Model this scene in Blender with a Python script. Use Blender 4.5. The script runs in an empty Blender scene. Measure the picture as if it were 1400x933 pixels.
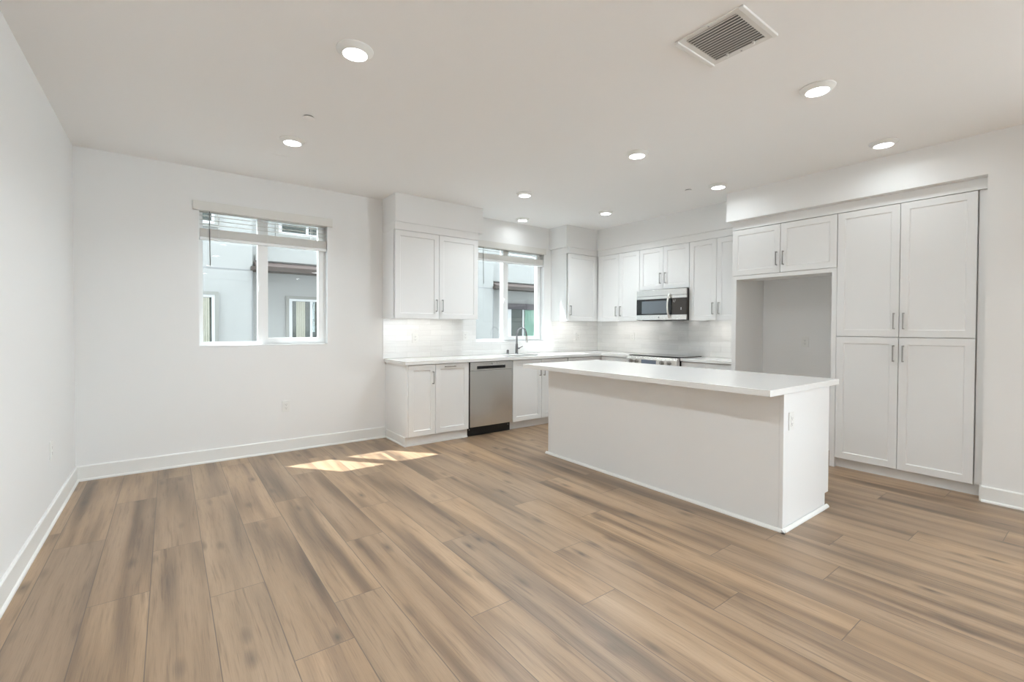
import bpy, bmesh, math, random
from mathutils import Vector, Matrix
random.seed(7)
S = bpy.context.scene
COL = S.collection
# ---------------------------------------------------------------- camera, light, exposure
cam_d = bpy.data.cameras.new('camera'); cam = bpy.data.objects.new('camera', cam_d); COL.objects.link(cam)
cam_d.sensor_width = 36.0; cam_d.sensor_fit = 'HORIZONTAL'
cam_d.lens = 16.139; cam_d.shift_y = -0.00678; cam_d.clip_start = 0.02; cam_d.clip_end = 300
_rt = Vector((0.80069715, -0.59905156, 0.00461512)); _up = Vector((0.00515745, 0.0145966, 0.99988016)); _fw = Vector((0.59904714, 0.80057739, -0.01477703))
_m = Matrix((_rt, _up, -_fw)).transposed().to_4x4(); _m.translation = Vector((0.6173, 0.0, 1.2843))
cam.matrix_world = _m
S.camera = cam
SKY_STRENGTH = 11.0
LAMP_STRENGTH = 14.0      # glow of the lamp lenses
LAMP_POWER = 2.2          # watts of each kitchen downlight
WORK_POWER = 9.5         # watts of each downlight around the worktops
LIVING_POWER = 9.0        # watts of each living-area downlight, seen and added, raised for fill
LAMP_SPREAD = 140         # degrees
UNDER_STRENGTH = 9.5
SUN_STRENGTH = 15.0
EXPOSURE = 0.27
S.view_settings.view_transform = 'Standard'; S.view_settings.look = 'None'
S.view_settings.gamma = 1.0; S.view_settings.use_curve_mapping = False
S.view_settings.exposure = EXPOSURE
S.cycles.max_bounces = 12; S.cycles.diffuse_bounces = 7; S.cycles.glossy_bounces = 5
S.cycles.transparent_max_bounces = 16
S.cycles.caustics_reflective = False; S.cycles.caustics_refractive = False
S.cycles.use_denoising = True
S.cycles.sample_clamp_indirect = 6.0
W = bpy.data.worlds.new('sky'); S.world = W; W.use_nodes = True
_bg = W.node_tree.nodes['Background']; _bg.inputs[0].default_value = (0.82, 0.93, 1.0, 1); _bg.inputs[1].default_value = SKY_STRENGTH
sun_d = bpy.data.lights.new('sun', 'SUN'); sun_d.energy = SUN_STRENGTH; sun_d.angle = math.radians(0.6); sun_d.color = (0.96, 0.98, 1.0)
sun = bpy.data.objects.new('sun', sun_d); COL.objects.link(sun); sun.location = (-2, 9, 9)
sun.rotation_euler = Vector((0.43, -0.513, -1.0)).to_track_quat('-Z', 'Y').to_euler()

# ---------------------------------------------------------------- main dimensions (metres)
D = 5.142      # window wall
H = 2.745      # ceiling
XR = 6.20      # range wall
XF = 5.481     # pantry-side wall plane
YB = -6.5      # rear wall of the great room
UB = 1.378     # underside of upper cabinets
UT = 2.346     # top of upper doors
ST = 2.436     # soffit underside
CT = 0.914     # worktop

# ---------------------------------------------------------------- materials
def mat(name, color, rough=0.5, metal=0.0, spec=0.5, bump=None, coat=0.0, emit=None, aniso=0.0):
    m = bpy.data.materials.new(name); m.use_nodes = True
    nt = m.node_tree; b = nt.nodes['Principled BSDF']
    b.inputs['Base Color'].default_value = (*color, 1); b.inputs['Roughness'].default_value = rough
    b.inputs['Metallic'].default_value = metal; b.inputs['Specular IOR Level'].default_value = spec
    if coat: b.inputs['Coat Weight'].default_value = coat; b.inputs['Coat Roughness'].default_value = 0.05
    if aniso: b.inputs['Anisotropic'].default_value = aniso
    if emit:
        b.inputs['Emission Color'].default_value = (*emit[0], 1); b.inputs['Emission Strength'].default_value = emit[1]
    if bump:
        tc = nt.nodes.new('ShaderNodeTexCoord'); n = nt.nodes.new('ShaderNodeTexNoise'); bp = nt.nodes.new('ShaderNodeBump')
        n.inputs['Scale'].default_value = bump[0]; n.inputs['Detail'].default_value = 3
        bp.inputs['Strength'].default_value = bump[1]; bp.inputs['Distance'].default_value = 0.002
        nt.links.new(tc.outputs['Object'], n.inputs['Vector']); nt.links.new(n.outputs['Fac'], bp.inputs['Height']); nt.links.new(bp.outputs['Normal'], b.inputs['Normal'])
    return m
M = {}
M['wall'] = mat('wall_paint', (0.82, 0.82, 0.815), 0.62, bump=(160, 0.12), spec=0.3)
M['ceiling'] = mat('ceiling_paint', (0.90, 0.90, 0.90), 0.8, bump=(140, 0.10), spec=0.2)
M['trim'] = mat('trim_enamel', (0.82, 0.82, 0.80), 0.38)
M['cab'] = mat('cabinet_lacquer', (0.82, 0.82, 0.815), 0.36)
M['cabin'] = mat('cabinet_interior', (0.62, 0.61, 0.59), 0.6)
M['nickel'] = mat('brushed_nickel', (0.36, 0.35, 0.335), 0.32, 1.0)
M['chrome'] = mat('polished_chrome', (0.24, 0.24, 0.25), 0.08, 1.0)
M['steel'] = mat('stainless_steel', (0.78, 0.78, 0.77), 0.24, 1.0)
M['brightsteel'] = mat('bright_stainless', (0.82, 0.81, 0.79), 0.26, 1.0)
M['black'] = mat('black_plastic', (0.010, 0.010, 0.011), 0.38)
M['darkside'] = mat('dark_painted_steel', (0.030, 0.025, 0.022), 0.45)
M['blackglass'] = mat('black_glass', (0.012, 0.012, 0.013), 0.06, spec=0.6)
M['darkpanel'] = mat('dark_control_panel', (0.045, 0.038, 0.033), 0.30)
M['ovenwindow'] = mat('smoked_oven_window', (0.13, 0.15, 0.17), 0.07, spec=0.8)  # blue-grey base paints in the daylight reflected by the glass
M['display'] = mat('blue_grey_display', (0.16, 0.19, 0.25), 0.2)
M['grey'] = mat('grey_print', (0.45, 0.45, 0.45), 0.5)
M['plastic'] = mat('white_plastic', (0.80, 0.80, 0.78), 0.35)
M['slot'] = mat('outlet_slot', (0.10, 0.10, 0.10), 0.6)
M['extframe'] = mat('white_outdoor_frame', (0.50, 0.50, 0.51), 0.5)
M['vinyl'] = mat('white_vinyl', (0.85, 0.86, 0.86), 0.35)
M['blind'] = mat('blind_slat', (0.74, 0.73, 0.70), 0.5)
M['wand'] = mat('smoke_wand', (0.16, 0.16, 0.15), 0.3)
M['vent'] = mat('vent_enamel', (0.74, 0.73, 0.71), 0.45)
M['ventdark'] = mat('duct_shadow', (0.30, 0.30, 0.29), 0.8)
M['sink'] = mat('sink_steel', (0.60, 0.60, 0.60), 0.28, 1.0)
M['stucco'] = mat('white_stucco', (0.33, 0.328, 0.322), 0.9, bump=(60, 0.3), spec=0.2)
M['joint'] = mat('stucco_joint', (0.22, 0.22, 0.23), 0.9)
M['shingle'] = mat('brown_shingle', (0.075, 0.052, 0.046), 0.8, bump=(40, 0.5))
M['fascia'] = mat('brown_fascia', (0.040, 0.028, 0.023), 0.6)
M['surround'] = mat('grey_surround', (0.24, 0.235, 0.22), 0.8)
M['purple'] = mat('dark_plum_head', (0.065, 0.055, 0.062), 0.7)
M['curtain'] = mat('beige_curtain', (0.42, 0.38, 0.31), 0.9)
M['greencurtain'] = mat('green_blind', (0.20, 0.34, 0.27), 0.9)  # reflection in the neighbour's pane, painted as green colour
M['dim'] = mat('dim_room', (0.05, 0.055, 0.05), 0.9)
M['concrete'] = mat('concrete', (0.45, 0.44, 0.42), 0.9, bump=(12, 0.3))
M['lens'] = mat('lamp_lens', (0.9, 0.9, 0.9), 0.4, emit=((0.95, 0.985, 1.0), LAMP_STRENGTH))
M['task'] = mat('task_lamp_lens', (0.9, 0.9, 0.9), 0.4, emit=((1.0, 0.97, 0.92), 4.0))
M['strip'] = mat('led_strip', (0.9, 0.9, 0.9), 0.4, emit=((1.0, 0.97, 0.92), UNDER_STRENGTH))

def glass_material():
    m = bpy.data.materials.new('window_glass'); m.use_nodes = True; nt = m.node_tree; nt.nodes.clear()
    o = nt.nodes.new('ShaderNodeOutputMaterial'); mx = nt.nodes.new('ShaderNodeMixShader'); t = nt.nodes.new('ShaderNodeBsdfTransparent'); g = nt.nodes.new('ShaderNodeBsdfGlossy'); f = nt.nodes.new('ShaderNodeFresnel')
    t.inputs[0].default_value = (0.96, 0.98, 0.975, 1); g.inputs['Roughness'].default_value = 0.0; gm = nt.nodes.new('ShaderNodeNewGeometry'); ma = nt.nodes.new('ShaderNodeMath'); ma.operation = 'MULTIPLY_ADD'; ma.inputs[1].default_value = -0.83333; ma.inputs[2].default_value = 1.5; nt.links.new(gm.outputs['Backfacing'], ma.inputs[0]); nt.links.new(ma.outputs[0], f.inputs['IOR'])
    nt.links.new(f.outputs[0], mx.inputs[0]); nt.links.new(t.outputs[0], mx.inputs[1]); nt.links.new(g.outputs[0], mx.inputs[2]); nt.links.new(mx.outputs[0], o.inputs[0])
    return m
M['glass'] = glass_material()

class NT:
    """small node-wiring helper"""
    def __init__(s, m): s.nt = m.node_tree
    def n(s, t, **kw):
        x = s.nt.nodes.new(t)
        for k, v in kw.items(): setattr(x, k, v)
        return x
    def put(s, sock, v):
        if isinstance(v, (int, float)): sock.default_value = v
        elif isinstance(v, (tuple, list)): sock.default_value = v
        else: s.nt.links.new(v, sock)
    def math(s, op, a, b=0.0, c=0.0, clamp=False):
        x = s.n('ShaderNodeMath', operation=op, use_clamp=clamp)
        s.put(x.inputs[0], a); s.put(x.inputs[1], b); s.put(x.inputs[2], c)
        return x.outputs[0]
    def xyz(s, a, b, c):
        x = s.n('ShaderNodeCombineXYZ'); s.put(x.inputs[0], a); s.put(x.inputs[1], b); s.put(x.inputs[2], c); return x.outputs[0]
    def noise(s, v, scale=1.0, detail=2.0, rough=0.5, dist=0.0):
        x = s.n('ShaderNodeTexNoise'); s.put(x.inputs['Vector'], v); x.inputs['Scale'].default_value = scale; x.inputs['Detail'].default_value = detail
        x.inputs['Roughness'].default_value = rough; x.inputs['Distortion'].default_value = dist; return x.outputs['Fac']
    def ramp(s, f, stops):
        x = s.n('ShaderNodeValToRGB'); s.put(x.inputs[0], f); e = x.color_ramp.elements
        while len(e) < len(stops): e.new(0.5)
        for q, (p, c) in zip(e, stops): q.position = p; q.color = (*c, 1) if len(c) == 3 else c
        return x.outputs[0]
    def mix(s, f, a, b, mode='MIX'):
        x = s.n('ShaderNodeMix', data_type='RGBA', blend_type=mode); s.put(x.inputs[0], f); s.put(x.inputs[6], a); s.put(x.inputs[7], b); return x.outputs[2]

PW, PL = 0.229, 1.51          # floor plank size
def plank_material():
    m = bpy.data.materials.new('oak_plank'); m.use_nodes = True; k = NT(m); b = m.node_tree.nodes['Principled BSDF']
    uv = k.n('ShaderNodeUVMap'); uv.uv_map = 'plank'; sp = k.n('ShaderNodeSeparateXYZ'); k.put(sp.inputs[0], uv.outputs[0])
    u, v = sp.outputs[0], sp.outputs[1]
    at = k.n('ShaderNodeAttribute'); at.attribute_name = 'rnd'; r = at.outputs['Fac']
    r2 = k.math('FRACT', k.math('MULTIPLY', r, 17.31)); r3 = k.math('FRACT', k.math('MULTIPLY', r, 43.7))
    off = k.math('MULTIPLY', r, 137.0)
    wob = k.math('MULTIPLY', k.math('SUBTRACT', k.noise(k.xyz(off, k.math('MULTIPLY', v, 1.6), 1.3), 1.0, 2), 0.5), 0.035)
    uu = k.math('ADD', u, wob)
    broad = k.noise(k.xyz(k.math('ADD', k.math('MULTIPLY', uu, 10.0), off), k.math('MULTIPLY', v, 0.65), off), 1.0, 1.5, 0.45)
    mid = k.noise(k.xyz(k.math('ADD', k.math('MULTIPLY', uu, 60.0), off), k.math('MULTIPLY', v, 2.4), off), 1.0, 3.0, 0.6)
    fine = k.noise(k.xyz(k.math('ADD', k.math('MULTIPLY', u, 340.0), off), k.math('MULTIPLY', v, 7.0), off), 1.0, 3.0, 0.65)
    col = k.ramp(broad, [(0.26, (0.105, 0.064, 0.037)), (0.38, (0.205, 0.129, 0.074)), (0.52, (0.340, 0.222, 0.130)), (0.74, (0.420, 0.286, 0.176))])
    tone = k.ramp(r2, [(0.0, (0.86, 0.85, 0.86)), (0.5, (1.0, 1.0, 1.0)), (1.0, (1.10, 1.08, 1.05))])
    col = k.mix(1.0, col, tone, 'MULTIPLY')
    col = k.mix(k.math('MULTIPLY', r3, 0.30), col, (0.27, 0.196, 0.138, 1))
    streak = k.ramp(mid, [(0.30, (0.66, 0.64, 0.63)), (0.46, (1.0, 1.0, 1.0)), (0.75, (1.06, 1.06, 1.06))])
    col = k.mix(0.85, col, streak, 'MULTIPLY')
    grain = k.ramp(fine, [(0.32, (0.74, 0.72, 0.71)), (0.52, (1.0, 1.0, 1.0)), (0.8, (1.08, 1.08, 1.08))])
    col = k.mix(0.75, col, grain, 'MULTIPLY')
    # knots with a dark heart and thin cracks
    vo = k.n('ShaderNodeTexVoronoi', feature='F1'); k.put(vo.inputs['Vector'], k.xyz(k.math('ADD', k.math('MULTIPLY', u, 9.0), off), k.math('MULTIPLY', v, 2.9), off)); vo.inputs['Scale'].default_value = 1.0
    kd = k.math('ADD', vo.outputs['Distance'], k.math('MULTIPLY', k.math('SUBTRACT', mid, 0.5), 0.12))
    sc = k.n('ShaderNodeSeparateColor'); k.put(sc.inputs[0], vo.outputs['Color']); gate = k.math('GREATER_THAN', sc.outputs[0], 0.40)
    kn = k.math('MULTIPLY', k.ramp(kd, [(0.03, (1, 1, 1)), (0.085, (0.62, 0.62, 0.62)), (0.26, (0, 0, 0))]), gate)
    col = k.mix(k.math('MULTIPLY', kn, 0.88), col, (0.060, 0.042, 0.030, 1))
    # bevelled seams
    du = k.math('MINIMUM', u, k.math('SUBTRACT', PW, u)); dv = k.math('MINIMUM', v, k.math('SUBTRACT', PL, v))
    d = k.math('MINIMUM', du, dv)
    seam = k.ramp(k.math('DIVIDE', d, 0.0038), [(0.20, (0, 0, 0)), (0.70, (1, 1, 1))])
    col = k.mix(k.math('SUBTRACT', 1.0, seam), col, (0.12, 0.085, 0.06, 1))
    k.put(b.inputs['Base Color'], col)
    k.put(b.inputs['Roughness'], k.math('ADD', 0.30, k.math('MULTIPLY', fine, 0.12)))
    b.inputs['Specular IOR Level'].default_value = 0.8
    bp = k.n('ShaderNodeBump'); bp.inputs['Strength'].default_value = 0.25; bp.inputs['Distance'].default_value = 0.001
    k.put(bp.inputs['Height'], k.math('ADD', k.math('MULTIPLY', fine, 0.3), seam)); k.put(b.inputs['Normal'], bp.outputs[0])
    return m
M['plank'] = plank_material()

def tile_material(axis):
    """glossy handmade white tile, long running bond; axis = world axis the rows run along"""
    m = bpy.data.materials.new('glazed_tile_' + axis); m.use_nodes = True; k = NT(m); b = m.node_tree.nodes['Principled BSDF']
    tc = k.n('ShaderNodeTexCoord'); sp = k.n('ShaderNodeSeparateXYZ'); k.put(sp.inputs[0], tc.outputs['Object'])
    h = sp.outputs[0 if axis == 'x' else 1]; z = sp.outputs[2]
    br = k.n('ShaderNodeTexBrick'); k.put(br.inputs['Vector'], k.xyz(h, k.math('SUBTRACT', z, 0.914), 0.0))
    br.inputs['Scale'].default_value = 1.0; br.inputs['Brick Width'].default_value = 0.305; br.inputs['Row Height'].default_value = 0.0665; br.inputs['Mortar Size'].default_value = 0.0016
    br.inputs['Mortar Smooth'].default_value = 0.3
    br.inputs['Color1'].default_value = (0.87, 0.87, 0.86, 1); br.inputs['Color2'].default_value = (0.80, 0.80, 0.79, 1); br.inputs['Mortar'].default_value = (0.74, 0.735, 0.72, 1)
    k.put(b.inputs['Base Color'], br.outputs['Color']); b.inputs['Roughness'].default_value = 0.16
    wv = k.noise(k.xyz(k.math('MULTIPLY', h, 7.0), k.math('MULTIPLY', z, 46.0), 0.0), 1.0, 2.0)
    bp = k.n('ShaderNodeBump'); bp.inputs['Strength'].default_value = 0.55; bp.inputs['Distance'].default_value = 0.004
    k.put(bp.inputs['Height'], k.math('SUBTRACT', wv, k.math('MULTIPLY', br.outputs['Fac'], 0.6))); k.put(b.inputs['Normal'], bp.outputs[0])
    return m
M['tile_x'] = tile_material('x'); M['tile_y'] = tile_material('y')

def quartz_material():
    m = bpy.data.materials.new('white_quartz'); m.use_nodes = True; k = NT(m); b = m.node_tree.nodes['Principled BSDF']
    tc = k.n('ShaderNodeTexCoord')
    f = k.noise(tc.outputs['Object'], 260.0, 2.0); g = k.noise(tc.outputs['Object'], 3.0, 4.0)
    col = k.ramp(f, [(0.35, (0.795, 0.79, 0.775)), (0.6, (0.82, 0.815, 0.80))])
    col = k.mix(0.12, col, k.ramp(g, [(0.3, (0.90, 0.89, 0.87)), (0.7, (1, 1, 1))]), 'MULTIPLY')
    k.put(b.inputs['Base Color'], col); b.inputs['Roughness'].default_value = 0.14
    return m
M['quartz'] = quartz_material()

# ---------------------------------------------------------------- mesh helpers
class MB:
    def __init__(s): s.bm = bmesh.new()
    def box(s, x0, x1, y0, y1, z0, z1, bev=0.0):
        x0, x1 = min(x0, x1), max(x0, x1); y0, y1 = min(y0, y1), max(y0, y1); z0, z1 = min(z0, z1), max(z0, z1)
        b = bmesh.new()
        v = [b.verts.new((x, y, z)) for z in (z0, z1) for x, y in ((x0, y0), (x1, y0), (x1, y1), (x0, y1))]
        for f in ((3, 2, 1, 0), (4, 5, 6, 7), (0, 1, 5, 4), (1, 2, 6, 5), (2, 3, 7, 6), (3, 0, 4, 7)): b.faces.new([v[i] for i in f])
        if bev: bmesh.ops.bevel(b, geom=list(b.edges), offset=bev, segments=2, affect='EDGES', profile=0.6)
        s._add(b); return s
    def _add(s, b):
        me = bpy.data.meshes.new('tmp'); b.to_mesh(me); b.free(); s.bm.from_mesh(me); bpy.data.meshes.remove(me)
    def prism(s, prof, axis, a0, a1):
        """closed profile extruded along axis; profile is in the other two axes, in order"""
        def p(q, a): return {'x': (a, q[0], q[1]), 'y': (q[0], a, q[1]), 'z': (q[0], q[1], a)}[axis]
        A = [s.bm.verts.new(p(q, a0)) for q in prof]; B = [s.bm.verts.new(p(q, a1)) for q in prof]; n = len(prof)
        s.bm.faces.new(A[::-1]); s.bm.faces.new(B)
        for i in range(n): s.bm.faces.new((A[i], A[(i + 1) % n], B[(i + 1) % n], B[i]))
        return s
    def lathe(s, prof, n=40, c=(0, 0, 0), axis='z'):
        def p(r, h, t):
            a, b = r * math.cos(t), r * math.sin(t)
            q = {'z': (a, b, h), 'y': (a, h, b), 'x': (h, a, b)}[axis]
            return (q[0] + c[0], q[1] + c[1], q[2] + c[2])
        rings = []
        for r, h in prof:
            rings.append([s.bm.verts.new(p(0, h, 0))] if r < 1e-6 else [s.bm.verts.new(p(r, h, 2 * math.pi * i / n)) for i in range(n)])
        for A, B in zip(rings, rings[1:]):
            for i in range(n):
                j = (i + 1) % n
                if len(A) == 1: s.bm.faces.new((A[0], B[j], B[i]))
                elif len(B) == 1: s.bm.faces.new((A[i], A[j], B[0]))
                else: s.bm.faces.new((A[i], A[j], B[j], B[i]))
        return s
    def tube(s, pts, rad, n=14, cap=True):
        pts = [Vector(p) for p in pts]; rings = []; up = Vector((0, 0, 1))
        if not hasattr(rad, '__len__'): rad = [rad] * len(pts)
        prev = None
        for i, p in enumerate(pts):
            t = (pts[min(i + 1, len(pts) - 1)] - pts[max(i - 1, 0)]).normalized()
            if prev is None:
                a = t.orthogonal().normalized()
            else:
                a = (prev - t * prev.dot(t)).normalized()
            b = t.cross(a); prev = a
            rings.append([s.bm.verts.new(p + rad[i] * (a * math.cos(2 * math.pi * k / n) + b * math.sin(2 * math.pi * k / n))) for k in range(n)])
        for A, B in zip(rings, rings[1:]):
            for i in range(n): s.bm.faces.new((A[i], A[(i + 1) % n], B[(i + 1) % n], B[i]))
        if cap: s.bm.faces.new(rings[0][::-1]); s.bm.faces.new(rings[-1])
        return s
    def slab(s, us, vs, keep, a0, a1, axis):
        """grid of cells in a plane, kept cells thickened from a0 to a1 along axis, no inner faces"""
        def p(u, v, a): return {'x': (a, u, v), 'y': (u, a, v), 'z': (u, v, a)}[axis]
        K = {(i, j) for i in range(len(us) - 1) for j in range(len(vs) - 1) if keep((us[i] + us[i + 1]) / 2, (vs[j] + vs[j + 1]) / 2)}
        cache = {}
        def V(i, j, a):
            q = (i, j, a)
            if q not in cache: cache[q] = s.bm.verts.new(p(us[i], vs[j], a))
            return cache[q]
        for i, j in K:
            for a in (a0, a1): s.bm.faces.new((V(i, j, a), V(i + 1, j, a), V(i + 1, j + 1, a), V(i, j + 1, a)))
            for (di, dj), (p0, p1) in {(-1, 0): ((i, j), (i, j + 1)), (1, 0): ((i + 1, j), (i + 1, j + 1)), (0, -1): ((i, j), (i + 1, j)), (0, 1): ((i, j + 1), (i + 1, j + 1))}.items():
                if (i + di, j + dj) not in K: s.bm.faces.new((V(*p0, a0), V(*p1, a0), V(*p1, a1), V(*p0, a1)))
        return s
    def mesh(s, name, m, smooth=False):
        bmesh.ops.recalc_face_normals(s.bm, faces=s.bm.faces)
        me = bpy.data.meshes.new(name); s.bm.to_mesh(me); s.bm.free()
        if m: me.materials.append(M[m] if isinstance(m, str) else m)
        if smooth:
            for f in me.polygons: f.use_smooth = True
            try: me.set_sharp_from_angle(angle=math.radians(35))
            except Exception: pass
        return me
    def build(s, name, m, parent=None, loc=(0, 0, 0), rz=0.0, smooth=False, label=None):
        return inst(name, s.mesh(name, m, smooth), parent, loc, rz, label)
def inst(name, me, parent=None, loc=(0, 0, 0), rz=0.0, label=None):
    o = bpy.data.objects.new(name, me); COL.objects.link(o); o.location = loc; o.rotation_euler = (0, 0, rz)
    if parent: o.parent = parent
    if label: o['label'] = label
    return o
def thing(name, label, cat, loc=(0, 0, 0), rz=0.0, group=None):
    o = bpy.data.objects.new(name, None); COL.objects.link(o); o.location = loc; o.rotation_euler = (0, 0, rz); o.empty_display_size = 0.1
    return tag(o, label, cat, group)
def tag(o, label, cat, group=None):
    o['label'] = label; o['category'] = cat
    if group: o['group'] = group
    return o
def struct(o, label=None, cat=None):
    o['kind'] = 'structure'
    if label: o['label'] = label
    if cat: o['category'] = cat
    return o
def copy_tree(src, loc, label):
    r = src.copy(); COL.objects.link(r); r.location = loc; r['label'] = label
    for ch in list(src.children):
        c = ch.copy(); COL.objects.link(c); c.parent = r
        for g in list(ch.children):
            d = g.copy(); COL.objects.link(d); d.parent = c
    return r
RZ = -math.pi / 2        # local +x runs along world -Y, local -y faces world -X (units on the range wall)

# ================================================================ ROOM SHELL
def build_floor():
    bm = bmesh.new(); uvl = bm.loops.layers.uv.new('plank'); rl = bm.faces.layers.float.new('rnd')
    joints = {-1: 3.917, 0: 3.645, 1: 2.809, 2: 3.29, 3: 2.572, 4: 3.399, 5: 3.69, 6: 2.765, 7: 3.224, 8: 2.415, 9: 2.995, 10: 1.937, 11: 2.618, 12: 2.192, 14: 2.417, 15: 2.80, 16: 1.034, 18: 0.772, 20: 0.427, 21: 1.103, 23: 0.811}
    rng = random.Random(11)
    x = -0.148; k = -1
    while x < XR + 0.05:
        x1 = x + PW; j = joints.get(k, rng.uniform(0, PL)); n0 = math.floor((YB - 0.05 - j) / PL); y = j + n0 * PL
        while y < D + 0.06:
            a, b_ = max(x, -0.05), min(x1, XR + 0.05); c, d = max(y, YB - 0.05), min(y + PL, D + 0.05)
            if b_ > a and d > c:
                f = bm.faces.new([bm.verts.new(q) for q in ((a, c, 0), (b_, c, 0), (b_, d, 0), (a, d, 0))]); f[rl] = rng.random()
                for l, (px, py) in zip(f.loops, ((a, c), (b_, c), (b_, d), (a, d))): l[uvl].uv = (px - x, py - y)
            y += PL
        x = x1; k += 1
    me = bpy.data.meshes.new('floor'); bm.to_mesh(me); bm.free(); me.materials.append(M['plank'])
    return struct(inst('floor', me))
build_floor()
struct(MB().box(-0.15, XR + 0.15, YB - 0.15, D + 0.16, -0.25, -0.004).build('floor_slab', 'concrete'))
struct(MB().box(-0.15, XR + 0.15, YB - 0.15, D + 0.16, H, H + 0.2).build('ceiling', 'ceiling'))
struct(MB().box(-0.15, 0, YB - 0.15, D + 0.16, 0, H).build('wall_left', 'wall'))
W1 = (0.842, 1.992, 1.092, 2.42); W2 = (3.866, 5.052, 1.082, 2.42)
def solid_back(x, z):
    for a, b, c, d in (W1, W2):
        if a < x < b and c < z < d: return False
    return True
struct(MB().slab([0, W1[0], W1[1], W2[0], W2[1], XR + 0.15], [0, W2[2], W1[2], 2.42, H], solid_back, D, D + 0.16, 'y').build('wall_back', 'wall'))
struct(MB().box(XR, XR + 0.15, 0.6276, D, 0, H).build('wall_range', 'wall'))
struct(MB().slab([YB - 0.15, -5.9, -0.9, 0.6276], [0, 0.10, 2.50, H], lambda y, z: not (-5.9 < y < -0.9 and 0.10 < z < 2.50), XF, XR + 0.15, 'x').build('wall_right', 'wall'))  # opening behind the viewer is added to let in fill daylight
struct(MB().box(0, XF, YB - 0.15, YB, 0, H).build('wall_rear', 'wall'))
# drywall soffits over the cabinets
struct(MB().box(2.5945, 3.7313, 4.768, D, ST, H).build('trim_1', 'wall'), 'short boxed soffit above the wall cabinet left of the kitchen window')
struct(MB().slab([5.148, XF, 5.772, XR], [0.6276, 2.618, 4.768, D], lambda x, y: (y > 4.768) or (x > 5.772 and y > 2.618) or (x > XF and y < 2.618), ST, H, 'z').build('trim_2', 'wall'), 'stepped boxed soffit above the corner cabinets and the pantry')
# baseboards with a shoe moulding
BB = [(0, 0), (0.024, 0), (0.024, 0.010), (0.019, 0.017), (0.014, 0.020), (0.014, 0.118), (0.008, 0.126), (0, 0.126)]
struct(MB().prism([(D - a, b) for a, b in BB], 'x', 0.0, 2.624).build('baseboard_back', 'trim'))
struct(MB().prism([(a, b) for a, b in BB], 'y', YB, D).build('baseboard_left', 'trim'))
struct(MB().prism([(XF - a, b * 0.93) for a, b in BB], 'y', YB, 0.6276).build('baseboard_right', 'trim'))
struct(MB().box(XF - 0.0, XF + 0.13, 0.6276, 0.6416, 0, 0.117).build('trim_3', 'trim'), 'short baseboard return at the pantry wall end')

# ---------------------------------------------------------------- windows
def window(n, X0, X1, Z0, Z1, mull):
    w = bpy.data.objects.new('window_%d' % n, None); COL.objects.link(w); w.location = (X0, D, Z0); struct(w)
    wd, h = X1 - X0, Z1 - Z0; y0, y1 = 0.085, 0.145; f = 0.038; m0, m1 = mull[0] - X0, mull[1] - X0
    MB().slab([0, f, m0, m1, wd - f, wd], [0, f, h - f, h], lambda x, z: not ((f < x < m0 or m1 < x < wd - f) and f < z < h - f), y0, y1, 'y').build('frame', 'vinyl', w)
    g = 0.045
    MB().slab([m0 - 0.004, m1 + 0.004, wd - f - g, wd - f + 0.004], [f - 0.006, f + g * 0.8, h - f - g * 0.8, h - f + 0.006], lambda x, z: not (m1 + 0.004 < x < wd - f - g and f + g * 0.8 < z < h - f - g * 0.8), y0 - 0.022, y1 - 0.02, 'y').build('sliding_sash', 'vinyl', w)
    MB().box(f - 0.004, m0 + 0.004, 0.118, 0.123, f - 0.004, h - f + 0.004).build('pane', 'glass', w)
    MB().box(m1, wd - f - g + 0.004, 0.090, 0.095, f + g * 0.8 - 0.004, h - f - g * 0.8 + 0.004).build('pane', 'glass', w)
    lt = MB().box(m0 + 0.001, m0 + 0.018, y0 - 0.034, y0 - 0.022, h * 0.40, h * 0.40 + 0.07, 0.003)
    lt.tube([(m0 + 0.008, y0 - 0.034, h * 0.40 + 0.06), (m0 + 0.002, y0 - 0.045, h * 0.40 + 0.045), (m0 + 0.016, y0 - 0.048, h * 0.40 + 0.012)], 0.005, 8)
    lt.build('latch', 'vinyl', w)
    MB().box(0.0, wd, 0.0, y0, -0.002, 0.006).build('sill', 'vinyl', w)
    MB().box(wd - 0.006, wd, 0.0, y0, 0.006, h).build('jamb_liner', 'vinyl', w)
    MB().box(0, 0.006, 0.0, y0, 0.006, h).build('jamb_liner', 'vinyl', w)
    return w
window(1, *W1, (1.338, 1.422))
window(2, *W2, (4.357, 4.432))
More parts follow.
